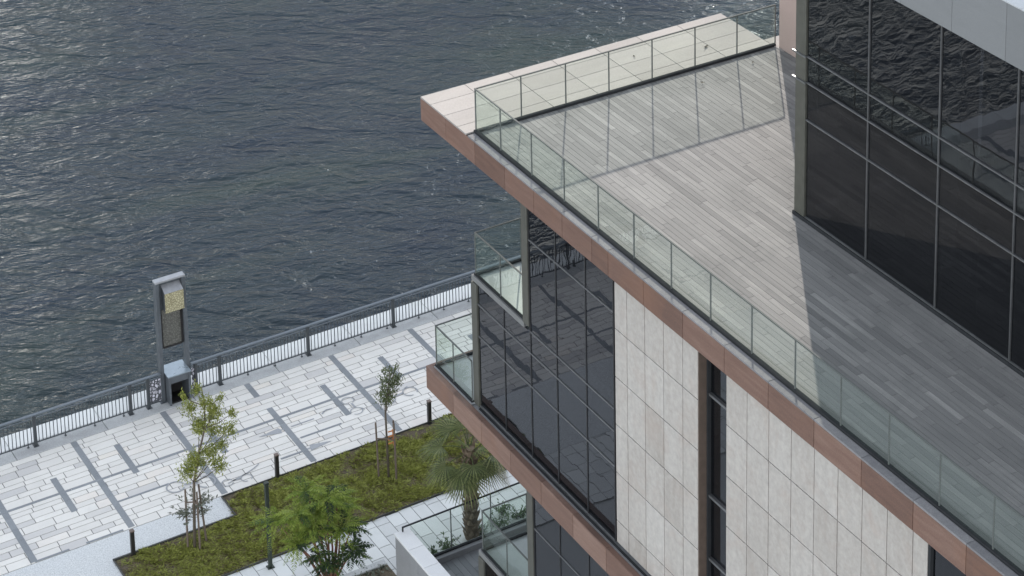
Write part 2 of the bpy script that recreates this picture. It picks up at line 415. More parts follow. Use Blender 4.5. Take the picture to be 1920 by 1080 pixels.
# dark paving bands, set 4 mm proud of the tiles
m = MB()
def band(x0, x1, y0, y1): m.box(x0, x1, y0, y1, .001, .005, R.uniform(.3,.7))
def vband(xc, y0, y1, w=.19):
    y = y0
    while y < y1 - .01:
        e = min(y + .58, y1); band(xc, xc+w, y+.004, e-.004); y = e
for k in range(-11, 11):
    xs = .60 + 2.87*k
    if k in (0,): vband(xs, 9.33, 12.66); vband(xs-.06, 13.41, 14.28)
    else: vband(xs, 9.32, 14.28)
    xm = xs + 1.62 + (.32 if k in (-1,0,1) else 0)
    if k == -3: vband(-6.27, 10.93, 12.83)
    elif k == -2: vband(-4.08, 11.72, 13.42)
    elif k == 0: vband(2.53, 10.95, 12.9)
    elif k == 1: vband(4.78, 11.9, 13.34)
    elif k == -1: vband(-1.45, 11.2, 12.9)
    else: vband(xs+1.5, 11.0, 12.9)
x = -39.5
while x < 33:
    m.box(x, x+1.19, 11.95, 12.04, .001, .0082, R.uniform(.3,.7)); x += 1.2
for x0, x1, yy in ((-4.96,-3.38,10.64),(.86,2.23,10.62),(-.09,.6,9.95),(-7.9,-6.9,9.28),(-6.4,-5.3,9.29),(6.6,8.2,10.64),(-12.2,-10.4,10.64)):
    m.box(x0, x1, yy, yy+.075, .001, .0082, .5)
struct(m.build('paving_bands', M['band']))

# inlaid cycle markings: arrows, strokes and bicycle symbols
m = MB()
m.prism([(-.19,11.39),(.49,11.2),(.52,11.33),(.62,11.33),(.62,11.38),(.53,11.38),(.48,11.5)], .006, .0112)
m.prism([(.86,11.33),(1.63,11.33),(1.63,11.38),(.86,11.38)], .006, .0112)
m.prism([(1.59,9.99),(.93,10.17),(.9,10.04),(.79,10.04),(.79,9.99),(.88,9.99),(.86,9.87)], .006, .0112)
def stroke(pts, w):
    for a, b in zip(pts[:-1], pts[1:]):
        a = Vector(a); b = Vector(b); d = (b-a).normalized()*w*.5; n = Vector((-d.y, d.x))
        m.poly([(*(a-d*.4+n),.0145),(*(a-d*.4-n),.0145),(*(b+d*.4-n),.0145),(*(b+d*.4+n),.0145)][::-1])
stroke([(1.95,11.44),(2.05,11.53),(2.15,11.57),(2.33,11.55)], .05)
stroke([(-1.9,9.72),(-1.2,9.9),(-.95,10.0),(-.75,10.12)], .04)
def ring(cx, cy, r, w=.04, a0=0, a1=2*PI):
    n = 18
    for i in range(n):
        t0 = a0+(a1-a0)*i/n; t1 = a0+(a1-a0)*(i+1)/n
        m.poly([(cx+rr*math.cos(t), cy+rr*math.sin(t), .0145) for rr, t in ((r,t0),(r+w,t0),(r+w,t1),(r,t1))])
def bike(cx, cy, ang, s=1.0):
    c, sn = math.cos(ang), math.sin(ang)
    P = lambda x, y: (cx+(x*c-y*sn)*s, cy+(x*sn+y*c)*s)
    for x, a0 in ((-.36,.5),(.36,-.8)):
        ring(*P(x,0), .19*s, .04*s, a0+ang, a0+ang+5.5)
    stroke([P(-.14,.05),P(.14,.05)], .07*s); stroke([P(.3,.22),P(.42,.27)], .04*s)
bike(2.92, 11.33, -PI/2, .9); bike(4.4, 11.02, .05, 1.1); bike(-2.85, 10.28, -.3, 1.25); bike(-1.62, 9.72, -.15, .8)
struct(m.build('cycle_markings', M['mark']))

# ------------------------------------------------------------------ lawn
lawn = [(-6.03,8.13),(-6.03,5.8),(9.2,5.8),(9.2,9.2),(-2.33,9.2),(-2.33,8.16)]
m = MB()
m.poly([(-6.03,5.8,.004),(9.2,5.8,.004),(9.2,8.15,.004),(-6.03,8.15,.004)])
m.poly([(-2.33,8.15,.004),(9.2,8.15,.004),(9.2,9.2,.004),(-2.33,9.2,.004)])
struct(m.build('lawn_soil', M['soil']))
m = MB()
for a, b in zip(lawn, lawn[1:]+lawn[:1]):
    x0, x1 = sorted((a[0],b[0])); y0, y1 = sorted((a[1],b[1]))
    m.box(x0-.012, x1+.012, y0-.012, y1+.012, -.02, .05)
struct(m.build('lawn_edging', M['edging']))
def in_lawn(x, y):
    return 5.84 < y < 9.16 and -5.99 < x < 9.15 and (y < 8.11 or x > -2.29)
m = MB(); n = 0
while n < 30000:
    x = R.uniform(-6,9.1); y = R.uniform(5.82,9.18)
    if x > 6.5 and R.random() < .7: continue
    if not in_lawn(x, y): continue
    e = min(y-5.8, 9.2-y, x+6.03, (8.15-y if x < -2.33 else 9))
    dens = .5 + 1.1*mnoise.noise(Vector((x*1.1,y*1.4,3.1))) + .55*mnoise.noise(Vector((x*3.7,y*4.1,1.2)))
    dens += .75*mnoise.noise(Vector((x*5.5,y*7.5,5.2)))
    dens += min(0, (e-.35))*1.3
    if x < -2.0 and y > 8.3: dens -= .35
    if x > 3.2: dens -= .18*(x-3.2)
    if R.random() > dens + .28: continue
    n += 1
    h0 = .02 + .05*max(0,min(1.1,dens)); tn = max(0,min(1,.26+.42*dens+R.uniform(-.38,.38)))
    for k in range(3):
        a = R.uniform(0,2*PI); l = R.uniform(.07,.18); h = h0*R.uniform(.5,1.5); w = R.uniform(.009,.024)
        dx, dy = math.cos(a), math.sin(a); bx, by = x+R.uniform(-.03,.03), y+R.uniform(-.03,.03)
        p = [(bx-dy*w,by+dx*w,.005),(bx+dy*w,by-dx*w,.005),(bx+dx*l*.5+dy*w*.8,by+dy*l*.5-dx*w*.8,h*.8),(bx+dx*l,by+dy*l,h),(bx+dx*l*.5-dy*w*.8,by+dy*l*.5+dx*w*.8,h*.8)]
        m.poly(p, max(0,min(1,tn+R.uniform(-.12,.12))))
struct(m.build('lawn_grass', M['grass']), 'stuff')

# ------------------------------------------------------------------ plants
def leaf(mb, p, d, up, l, w, tone):
    d = d.normalized(); s = d.cross(up)
    if s.length < 1e-3: s = d.cross(Vector((1,0,0)))
    s.normalize(); nn = s.cross(d)
    a = p; b = p + d*l*.45 + s*w + nn*w*.35; c = p + d*l - nn*l*.12; e = p + d*l*.45 - s*w + nn*w*.35
    mb.poly([a,b,c], tone); mb.poly([a,c,e], tone)
def rdir(r, up=0.0):
    while True:
        v = Vector((r.uniform(-1,1),r.uniform(-1,1),r.uniform(-1,1)))
        if .05 < v.length < 1: break
    v.normalize(); v.z += up; return v.normalized()

def young_tree(name, label, base, trunk, blobs, leafmat, nleaf, ll, tw, group):
    r = random.Random(40 + int(base[0]*10))
    t = thing(name, label, 'tree', base, group)
    tb = MB(); tb.smooth = True
    tb.tube(trunk, [tw*(1-.75*i/(len(trunk)-1)) for i in range(len(trunk))], 8)
    br = MB(); lf = MB()
    for (bx,bz,br_) in blobs:
        c = Vector((bx, base[1]+r.uniform(-.75,.75)*min(.55,br_*1.7), bz))
        # branch from the leader a little below the clump
        cand = [Vector(p) for p in trunk if p[2] < bz-.1 and p[2] > trunk[1][2]-.6]
        st = max(cand, key=lambda p: p.z) if cand else Vector(trunk[-1])
        mid = st.lerp(c, .5) + Vector((0,0,-.06))
        tb.tube([st,mid,c], [tw*.36,tw*.25,tw*.1], 5)
        for k in range(int(nleaf*(br_/.3)**1.7)):
            # sprays: short twigs with leaves alternating along them
            d = rdir(r, .45); s0 = c + rdir(r)*br_*r.random()**.5*.75; ln = br_*r.uniform(.5,1.0)
            tone0 = r.uniform(.1,.9)
            for j in range(5):
                p = s0 + d*ln*j/5
                leaf(lf, p, (d*.55+rdir(r,.1)), Vector((0,0,1)), ll*r.uniform(.6,1.25), ll*.21, max(0,min(1,tone0+r.uniform(-.25,.25))))
    tb.build('trunk', M['bark'], t); lf.build('crown', leafmat, t)
    return t
tr1 = young_tree('young_tree', 'tall young tree with loose yellow green crown staked on the lawn corner', (-3.9,7.41,0),
    [(-3.9,7.41,0),(-3.8,7.41,2.1),(-3.62,7.42,2.9),(-3.4,7.38,3.7),(-3.35,7.42,4.4),(-3.42,7.4,5.0)],
    [(-4.08,2.72,.34),(-3.62,2.55,.34),(-3.1,2.5,.30),(-3.92,3.05,.30),(-3.35,3.0,.36),(-2.85,2.85,.22),(-3.0,3.3,.28),(-3.45,3.5,.26),(-2.75,3.55,.28),(-3.1,3.85,.28),(-3.62,4.02,.30),(-3.15,4.3,.30),(-2.62,4.0,.18),(-3.8,4.42,.28),(-3.4,4.62,.26),(-3.55,4.95,.2),(-3.98,4.95,.13),(-2.95,4.55,.14)],
    M['leaf_young'], 84, .078, .045, 'staked young trees')
r2 = random.Random(5); lf = MB(); br = MB()
for k in range(24):
    a = r2.uniform(0,2*PI); p0 = Vector((-3.86,7.41,.9+.5*r2.random())); d = Vector((math.cos(a),math.sin(a)*.6,.35)).normalized(); ln = r2.uniform(.35,.75)
    br.tube([p0,p0+d*ln], [.006,.003], 4)
    for j in range(14):
        leaf(lf, p0+d*ln*(.25+.75*j/14)+rdir(r2)*.06, (d+rdir(r2)*.8), Vector((0,0,1)), .11*r2.uniform(.7,1.3), .024, r2.random())
lo = lf.build('low_foliage', M['leaf_grey'], tr1); lo['label'] = 'thin grey green shoots low on the trunk'
br.build('low_twigs', M['bark'], tr1)
young_tree('young_tree', 'small young tree with compact olive crown and orange tie on the lawn', (2.2,7.33,0),
    [(2.2,7.33,0),(2.17,7.33,2.2),(2.24,7.33,2.7),(2.3,7.33,3.1),(2.36,7.33,3.55)],
    [(2.3,2.42,0.18),(2.05,2.72,0.26),(2.42,2.72,0.28),(2.66,2.9,0.26),(2.2,2.95,0.26),(2.45,3.1,0.28),(2.18,3.25,0.22),(2.62,3.25,0.19),(2.4,3.4,0.23),(2.56,3.62,0.13),(2.2,3.55,0.13),(1.95,2.98,0.13)],
    M['leaf_olive'], 44, .08, .035, 'staked young trees')

def stakes(label, pts, h, tie_z, tie_mat, trunk, group):
    t = thing('tree_stakes', label, 'tree stakes', (trunk[0],trunk[1],0), group)
    for (x, y, lx) in pts:
        s = MB(); s.tube([(x,y,0),(x+lx,y,h*R.uniform(.94,1.04))], [.032,.028], 7); s.build('stake', M['stake'], t)
    c = MB()
    for (x, y, lx) in pts:
        f = tie_z/h
        c.tube([(x+lx*f,y,tie_z),(trunk[0],trunk[1]-.05,tie_z+.02)], .022, 5)
    c.build('tie', tie_mat, t)
    return t
stakes('dark wooden stakes braced round the tall yellow green tree', [(-4.06,7.5,.02),(-3.5,7.5,-.14),(-3.8,7.24,0)], 1.95, 1.5, M['stake'], (-3.85,7.41), 'tree stakes on the lawn')
ts = stakes('wooden stakes with orange tie round the small olive tree', [(1.96,7.5,-.04),(2.44,7.3,-.04),(2.34,7.1,-.02)], 2.0, 1.35, M['stake'], (2.2,7.33), 'tree stakes on the lawn')
c = MB()
for z in (1.2,1.32,1.44,1.6): c.tube([(2.2,7.27,z),(2.3,7.22,z+.03),(2.43,7.26,z)], .022, 5)
c.tube([(2.36,7.2,1.15),(2.34,7.22,1.66)], .03, 6)
c.build('orange_tie', M['tie'], ts)

# fan palm
def palm(base, ht):
    r = random.Random(11)
    t = thing('fan_palm', 'fan palm with shaggy brown trunk between the path and glass rail', 'palm tree', base)
    bx, by, bz = base; tb = MB(); tb.smooth = False
    nseg = 26
    tb.tube([(bx+.01*math.sin(i), by, ht*i/nseg) for i in range(nseg+1)], [.19+.015*math.sin(i*2.1)-(.02*i/nseg) for i in range(nseg+1)], 12, .25)
    for i in range(110):                                   # old leaf bases, in a spiral
        z = ht*(i+.5)/110; a = i*2.399; rr = .185
        o = Vector((math.cos(a), math.sin(a), 0)); s = Vector((-o.y,o.x,0)); p = Vector((bx,by,z)) + o*rr
        w = r.uniform(.06,.09); l = r.uniform(.13,.22); tip = p + o*r.uniform(.06,.12) + Vector((0,0,l))
        tn = r.uniform(.35,1.15)
        tb.poly([p-s*w+o*-.02, p+s*w+o*-.02, tip+s*w*.35, tip-s*w*.35], tn)
        tb.poly([p-s*w*.9+o*-.02-Vector((0,0,.02)), p+o*.03, tip-s*w*.35], tn*.7); tb.poly([p+o*.03, p+s*w*.9+o*-.02-Vector((0,0,.02)), tip+s*w*.35], tn*.6)
    tb.build('trunk', M['palm_bark'], t)
    top = Vector((bx,by,ht))
    # (azimuth from the trunk, elevation of the stalk, stalk length, blade radius, dry?)
    fans = [(112,42,.85,.82,0),(95,60,.6,.62,0),(150,18,.80,.86,0),(172,-6,.72,.80,0),(236,-28,.50,.92,0),(214,-14,.62,.80,0),(258,2,.5,.7,0),
            (-42,-4,.62,.78,0),(-70,-22,.55,.78,0),(-36,-34,.95,.62,1),(40,48,.8,.78,0),(72,26,.85,.78,0),(200,70,.45,.5,0),(2,22,.75,.78,0),(300,40,.45,.55,0),(-18,-48,.6,.6,1),(190,-48,.5,.6,1)]
    for az, el, sl, br_, dry in fans:
        br_ *= .88; sl *= .92
        a = math.radians(az+r.uniform(-6,6)); e = math.radians(el)
        d = Vector((math.cos(a)*math.cos(e), math.sin(a)*math.cos(e), math.sin(e)))
        st = top + Vector((math.cos(a)*.09, math.sin(a)*.09, r.uniform(-.25,.05)))
        hub = st + d*sl + Vector((0,0,-.12*sl))
        pb = MB(); pb.tube([st, st.lerp(hub,.5)+Vector((0,0,.05)), hub], [.022,.016,.012], 5, .15 if dry else .5)
        d2 = (d + Vector((0,0,-.35))).normalized(); side = d2.cross(Vector((0,0,1))).normalized(); up = side.cross(d2)
        n = 32; base_t = .08 if dry else r.uniform(.3,.75)
        for i in range(n):
            th = math.radians(-112 + 224*i/(n-1)); dd = d2*math.cos(th) + side*math.sin(th)
            rad = br_*(.72+.28*math.cos(th*.55))*r.uniform(.9,1.05)
            sd = (-d2*math.sin(th) + side*math.cos(th))
            fold = .35 if i % 2 else -.05
            droop = lambda s: Vector((0,0,-.22*rad*s*s*(1.4 if dry else 1)*(0.75+.25*math.cos(th))))
            w = rad*.027
            p0 = hub; p1 = hub + dd*rad*.5 + up*rad*.05 + droop(.5); p2 = hub + dd*rad*.8 + droop(.8); p3 = hub + dd*rad*1.05 + droop(1.12)
            tn = max(0.02,min(1,base_t + (.16 if i % 2 else -.16) + r.uniform(-.15,.2))) if not dry else r.uniform(.02,.2)
            w1 = sd*w; lift = up*w*fold
            pb.poly([p0, p1+w1+lift, p1, ], tn); pb.poly([p0, p1, p1-w1+lift], tn*.9)
            pb.poly([p1+w1+lift, p2+w1*.6, p2, p1], tn); pb.poly([p1, p2, p2-w1*.6, p1-w1+lift], tn*.9)
            pb.poly([p2+w1*.6, p3, p2], tn); pb.poly([p2, p3, p2-w1*.6], tn)
        pb.build('frond', M['leaf_palm'], t)
    return t
palm((2.93,3.5,0), 2.92)

# feathery tree beside the parapet
def flame_tree():
    r = random.Random(21)
    b = Vector((-1.55,3.32,.3))
    t = thing('feathery_tree', 'broad feathery tree with red brown stems, bright upper and dark lower fronds', 'tree', b)
    tb = MB(); tb.smooth = True; cr = MB(); old = MB(); tips = []
    heads = [(-2.9,3.7,2.7),(-2.45,3.3,3.0),(-1.9,3.9,3.15),(-1.5,3.4,3.1),(-1.05,3.8,2.7),(-2.1,3.2,2.45),(-1.3,3.1,2.2),(-.85,3.3,2.0),(-1.75,3.5,2.6),(-2.6,3.0,2.3),(-1.1,2.9,1.5),(-.8,3.2,1.4),(-1.75,2.95,1.35),(-2.0,3.0,1.75),(-1.4,3.6,2.6),(-.95,3.9,2.25)]
    for i, h in enumerate(heads):
        h = Vector(h); k = b + Vector((r.uniform(-.1,.1), r.uniform(-.08,.08), 0)); mid = k.lerp(h,.45) + Vector((r.uniform(-.08,.08),0,.12))
        tb.tube([k,mid,h], [.05 if i < 6 else .03,.028,.012], 7); tips.append(h)
    for i, h in enumerate(tips):
        high = h.z > 2.15
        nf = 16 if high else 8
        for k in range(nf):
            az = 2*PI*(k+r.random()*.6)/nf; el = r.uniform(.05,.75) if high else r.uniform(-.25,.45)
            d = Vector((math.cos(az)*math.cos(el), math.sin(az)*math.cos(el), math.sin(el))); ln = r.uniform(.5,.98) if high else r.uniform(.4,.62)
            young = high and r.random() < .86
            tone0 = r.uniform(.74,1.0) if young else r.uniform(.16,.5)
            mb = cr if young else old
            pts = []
            for s in range(9):
                u = s/8; pts.append(h + d*ln*u + Vector((0,0,-.42*ln*u*u)))
            mb.tube([pts[0],pts[4],pts[8]], [.006,.004,.002], 4, tone0*.8)
            for s in range(1,21):
                u = s/20; p = h + d*ln*u + Vector((0,0,-.42*ln*u*u)); tg = (d + Vector((0,0,-.84*u))).normalized()
                sd = tg.cross(Vector((0,0,1))).normalized(); pl = (.13 if young else .17)*math.sin(PI*min(1,.16+u*.8))**.7
                for sg in (-1,1):
                    leaf(mb, p, (sd*sg + tg*.55 + Vector((0,0,-.15)) + rdir(r)*.32), Vector((0,0,1)), pl*r.uniform(.85,1.15), pl*(.14 if young else .14), max(0,min(1,tone0+r.uniform(-.18,.18))))
    tb.build('trunk', M['red_bark'], t)
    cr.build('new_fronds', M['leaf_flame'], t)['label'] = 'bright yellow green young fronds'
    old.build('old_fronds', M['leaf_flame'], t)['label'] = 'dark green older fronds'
flame_tree()

def shrub(label, x, y, z, rad, n, mat, seed, tall=1.0, ll=.12):
    r = random.Random(seed); t = thing('shrub', label, 'plant', (x,y,z), 'small plants at the foot of the lower glass rail')
    st = MB(); lf = MB()
    for k in range(n):
        a = r.uniform(0,2*PI); d = Vector((math.cos(a),math.sin(a)*.6,tall*r.uniform(.4,1.2))).normalized(); ln = rad*r.uniform(.5,1.1)
        p0 = Vector((x,y,z)); st.tube([p0,p0+d*ln], [.006,.003], 4)
        for j in range(7):
            leaf(lf, p0+d*ln*(.25+.75*j/6), d*.5+rdir(r,.1), Vector((0,0,1)), ll*r.uniform(.6,1.2), ll*.2, r.random())
    st.build('stem', M['bark'], t); lf.build('foliage', mat, t)
shrub('small dark sprig at the left end of the lower glass rail', 1.28, 3.3, 0, .16, 10, M['leaf_shrub'], 1)
shrub('low pale shrub next to the dark sprig behind the glass', 1.62, 3.35, 0, .22, 14, M['leaf_shrub'], 2)
shrub('airy pale fern between the low pale shrub and the palm', 2.15, 3.42, 0, .42, 22, M['leaf_shrub'], 3, 1.1)
shrub('leafy tuft at the foot of the fan palm trunk', 3.2, 3.5, 0, .28, 16, M['leaf_shrub'], 4)
shrub('spreading low shrub right of the palm behind the balcony glass', 3.85, 3.55, 0, .42, 26, M['leaf_shrub'], 5, .6)
shrub('upright small plant beyond the spreading shrub by the building', 4.2, 4.0, 0, .35, 14, M['leaf_shrub'], 6, 1.6)
shrub('low shrub closest to the building corner behind the balcony glass', 4.55, 3.6, 0, .4, 22, M['leaf_shrub'], 7, .7)

# ------------------------------------------------------------------ bollards, lamp post
def make_bollard():
    t = thing('bollard', 'short black square bollard at the left end of the lawn', 'bollard', (0,0,0), 'black bollards along the lawn edge')
    partbox('post', M['bollard'], t, -.055,.055,-.055,.055,0,.76, b=.006)
    m = MB(); m.bbox(-.062,.062,-.075,.062,.764,.80,b=.006); m.build('cap', M['bollard_cap'], t)
    m = MB(); m.bbox(-.075,.075,-.075,.075,-.01,.012,b=.004); m.build('base_plate', M['bollard'], t)
    return t
b0 = make_bollard()
labs = ['short black square bollard at the left end of the lawn, by the concrete',
        'short black square bollard on the lawn edge, left of the small olive tree',
        'short black square bollard beside the palm fronds, under the building']
for i, (x, y) in enumerate(((-5.46,8.1),(-.56,9.19),(4.52,9.17))):
    if i == 0: b = b0
    else:
        b = b0.copy(); col.objects.link(b)
        for ch in list(b0.children):
            c = ch.copy(); col.objects.link(c); c.parent = b
    b.location = (x,y,0); b['label'] = labs[i]
t = thing('lamp_post', 'slim dark lamp post rising between lawn and pale path', 'lamp post', (-2.43,5.46,0))
partbox('post', M['lamp'], t, -2.48,-2.38,5.41,5.51,.02,2.62, b=.008)
partbox('lamp_head', M['lamp'], t, -2.495,-2.365,5.395,5.525,2.624,2.72, b=.012)
partbox('base_plate', M['lamp'], t, -2.53,-2.33,5.36,5.56,0,.018, b=.004)

# ------------------------------------------------------------------ promenade railing
def railing(label, posts, x0, x1, stubs):
    t = thing('promenade_railing', label, 'railing', ((x0+x1)/2,14.72,0), 'railings along the water edge')
    for x in posts:
        m = MB(); m.bbox(x-.045,x+.045,14.665,14.775,.012,1.03,b=.006); m.bbox(x-.08,x+.08,14.62,14.82,.01,.028,b=.004); m.build('post', M['railing'], t)
    m = MB()
    m.bbox(x0,x1,14.655,14.785,1.035,1.085,b=.018); m.build('handrail', M['handrail'], t)
    m = MB(); m.bbox(x0,x1,14.70,14.74,.93,.96,b=.006); m.build('top_rail', M['handrail'], t)
    m = MB(); m.bbox(x0,x1,14.70,14.74,.10,.13,b=.006); m.build('bottom_rail', M['railing'], t)
    ps = sorted(set(posts + [x0, x1]))
    for a, b in zip(ps[:-1], ps[1:]):
        if b-a < .2: continue
        m = MB(); n = max(2, round((b-a)/.118))
        for k in range(1, n):
            x = a + (b-a)*k/n
            if k % 8 == 0: m.box(x-.011,x+.011,14.709,14.731,.03,.93); m.box(x-.03,x+.03,14.69,14.75,.012,.03)
            else: m.box(x-.0105,x+.0105,14.709,14.731,.13,.93)
        m.build('baluster_panel', M['railing'], t)
    for (a, b) in stubs:
        partbox('ornamental_panel', M['arabesque'], t, a, b, 14.715, 14.725, .14, .90)
    return t
railing('black barred waterside railing left of the tall pylon', [-18.26,-15.21,-12.16,-9.11,-6.06,-3.03,-2.44], -20, -2.0, [(-2.40,-2.02)])
railing('black barred waterside railing running right of the pylon behind the building', [-.86,-.06,2.99,6.06,9.11,12.16,15.21,18.26,21.3], -1.02, 24, [(-1.0,-.9)])

# ------------------------------------------------------------------ pylon and cabinet
t = thing('wayfinding_pylon', 'tall grey open frame pylon with patterned box in painted golden sunlight at the railing', 'pylon', (-1.5,14.85,0))
for x0, x1 in ((-1.99,-1.87),(-1.13,-1.01)):
    m = MB(); m.bbox(x0,x1,14.74,14.98,.012,4.12,b=.01); m.build('leg', M['pylon'], t)
m = MB(); m.bbox(-1.99,-1.01,14.735,14.985,4.124,4.19,b=.01); m.build('top_beam', M['pylon_light'], t)
m = MB(); m.bbox(-1.866,-1.134,14.90,14.96,2.95,4.12,b=.006); m.build('back_plate', M['pylon'], t)
m = MB(); n0 = len(m.v)
X0, X1 = -1.75, -1.16
P = [(14.897,3.15),(14.60,3.15),(14.60,3.80),(14.897,3.96)]
m.poly([(X0,y,z) for y,z in P][::-1]); m.poly([(X1,y,z) for y,z in P])
for i in (0,3): pass
m.poly([(X0,14.897,3.15),(X1,14.897,3.15),(X1,14.6,3.15),(X0,14.6,3.15)][::-1])
m.build('pylon_box', M['pylon'], t, fix=False)
m = MB(); m.box(X0-.012,X1+.012,14.584,14.599,3.14,3.80); m.build('sunlit_panel', M['sun_glow'], t)  # box front carries the painted sun glow, not a lamp
m = MB(); m.poly([(X0-.01,14.59,3.806),(X1+.01,14.59,3.806),(X1+.01,14.897,3.97),(X0-.01,14.897,3.97)]); m.poly([(X0-.01,14.59,3.80),(X0-.01,14.897,3.964),(X1+.01,14.897,3.964),(X1+.01,14.59,3.80)])
m.build('sloped_lid', M['pylon_light'], t)
m = MB(); m.box(-1.80,-1.20,14.86,14.88,1.85,3.13); o = m.build('patterned_panel', M['panel'], t)
m = MB(); m.box(-1.866,-1.80,14.84,14.90,1.82,2.95); m.box(-1.2,-1.134,14.84,14.90,1.82,2.95); m.box(-1.80,-1.20,14.84,14.90,1.79,1.845); m.build('panel_frame', M['bollard'], t)
for x in (-1.93,-1.07):
    m = MB(); m.bbox(x-.13,x+.13,14.68,15.04,.011,.03,b=.004); m.build('foot_plate', M['pylon'], t)

t = thing('metal_cabinet', 'square grey metal cabinet with dark open front at the pylon foot', 'cabinet', (-1.5,14.8,0))
m = MB(); m.bbox(-1.85,-1.79,14.42,15.12,.012,1.0,b=.006); m.build('side_panel', M['pylon'], t)
m = MB(); m.bbox(-1.21,-1.15,14.42,15.12,.012,1.0,b=.006); m.build('side_panel', M['pylon'], t)
m = MB(); m.bbox(-1.788,-1.212,15.05,15.11,.012,1.0,b=.006); m.build('back_panel', M['bollard'], t)
m = MB(); m.bbox(-1.788,-1.212,14.43,14.49,.76,1.0,b=.006); m.build('front_panel', M['pylon'], t)
m = MB(); m.box(-1.788,-1.212,14.5,15.04,.012,.06); m.build('floor', M['bollard'], t)
m = MB(); m.bbox(-1.88,-1.12,14.39,15.15,1.004,1.045,b=.01); m.build('lid', M['cabinet_top'], t)

# ------------------------------------------------------------------ lower terrace: parapet wall, glass rail, floor
t = thing('parapet_wall', 'grey parapet wall with pale top round the lower terrace', 'wall', (.43,0,0))
m = MB()
y = 2.87
while y > -16:
    m.bbox(.22,.63,max(y-1.35,-16)+.006,y-.006,-.05,1.53,b=.006,tone=R.uniform(.3,.7)); y -= 1.35
m.build('body', M['wall_grey'], t)
m = MB(); y = 2.89
while y > -16:
    m.bbox(.19,.66,max(y-.9,-16)+.004,y-.004,1.535,1.6,b=.008,tone=R.uniform(.3,.8)); y -= .9
m.build('coping', M['wall_cap'], t)
t = thing('glass_railing', 'low glass railing on a kerb beside the palm trunk', 'railing', (2.6,2.9,0))
m = MB(); m.bbox(.66,8.5,2.66,2.94,-.03,.42,b=.01); m.build('kerb', M['wall_grey'], t)
m = MB(); m.bbox(.66,8.5,2.78,2.86,.423,.47,b=.004); m.build('channel', M['dark'], t)
xs = [.66,1.93,3.2,4.5,5.8,7.1,8.5]
for a, b in zip(xs[:-1], xs[1:]):
    m = MB(); m.box(a+.012,b-.012,2.812,2.828,.45,1.71); m.build('glass_panel', M['glass'], t)
for a in xs[1:-1]:
    m = MB(); m.box(a-.012,a+.012,2.806,2.834,.47,1.71); m.build('post', M['rail'], t)
m = MB(); m.bbox(.42,8.5,2.795,2.845,1.715,1.75,b=.006); m.box(.42,.455,2.80,2.84,1.6,1.72); m.build('handrail', M['dark'], t)
m = MB(); tiles(m, .66, 8.5, -16, 2.65, .25, [.19], (1.4,2.6), .008, 'Y', R, lambda r: r.uniform(.1,.9))
struct(m.build('lower_terrace_floor', M['low_deck']))
m = MB(); m.box(.64, 8.5, -16, 2.66, .0, .235); struct(m.build('lower_terrace_base', M['deck_gap']))
# planter left of the wall
t = thing('planter_bed', 'low concrete planter bed against the outer side of the grey parapet', 'planter', (-.7,2.8,0))
m = MB(); m.bbox(-2.6,.215,3.42,3.64,-.02,.32,b=.012); m.bbox(-2.6,-2.4,.5,3.415,-.02,.32,b=.012); m.build('kerb', M['kerb'], t)
m = MB(); m.box(-2.4,.215,.5,3.42,-.02,.27); m.build('soil', M['soil'], t)
r = random.Random(3); lf = MB()
for k in range(60):
    p = Vector((r.uniform(-1.0,.15), r.uniform(3.1,3.5), .27))
    for j in range(4): leaf(lf, p, rdir(r,.5), Vector((0,0,1)), .11, .025, r.random())
lf.build('ground_plants', M['leaf_grey'], t)

# ------------------------------------------------------------------ the building
B = thing('office_building', 'modern building with brown edged roof terrace, pale stone and dark glass', 'building', (0,0,0))

def stone_panels(mat, ys, zs, x, th, gap, name, parent, tonef):
    m = MB()
    for a, b in zip(ys[:-1], ys[1:]):
        for c, d in zip(zs[:-1], zs[1:]):
            m.bbox(x, x+th, b+gap/2, a-gap/2, c+gap/2, d-gap/2, b=.004, tone=tonef())
    return m.build(name, mat, parent)

YEND = -34.0
# --- top slab
ts_ = partbox('terrace_slab', M['soffit'], B, .035, 9.10, -2.05, -.035, D-.62, D-.05)
m = MB(); m.box(.035, 18, YEND, -2.052, D-.62, D-.05); m.build('slab_body', M['soffit'], ts_)
fj = [0,-1.35,-2.85,-4.33,-5.7,-7.0,-8.3,-9.0,-10.45,-12.0,-13.55,-15.11,-16.65,-18.16,-19.72,-21.23,-22.7,-24.2,-25.7,-27.2,-28.7,-30.2,-31.7,YEND]
m = MB()
for a, b in zip(fj[:-1], fj[1:]): m.bbox(0,.034,b+.008,a-.008,D-.63,D-.034,b=.004,tone=R.uniform(.25,.75))
x = 0
while x < 9.1:
    e = min(x+1.29, 9.13); m.bbox(x+.004+(.036 if x == 0 else 0),e-.004,-.034,0,D-.63,D-.034,b=.004,tone=R.uniform(.25,.75)); x = e
m.bbox(9.101,9.13,-2.04,-.04,D-.63,D-.034,b=.004)
m.build('fascia', M['fascia'], B)
m = MB()                                     # narrow coping along the long side
for a, b in zip(fj[1:-1], fj[2:]):
    m.bbox(0.0,.20,b+.005,min(a,-2.5)-.005,D-.032,D+.012,b=.006,tone=R.uniform(.3,.8))
m.build('coping', M['coping'], B)
m = MB()                                     # broad paved ledge beyond the glass
xs = [0,1.26,2.52,3.82,5.13,6.42,7.71,9.13]
for r0, r1 in ((0,-.54),(-.54,-1.26),(-1.26,-1.96),(-1.96,-2.40)):
    xx = xs if r1 < -.6 or True else xs
    for a, b in zip(xx[:-1], xx[1:]): m.bbox(a+.005,b-.005,r1+.005,r0-.005,D-.032,D+.012,b=.005,tone=R.uniform(.3,.75))
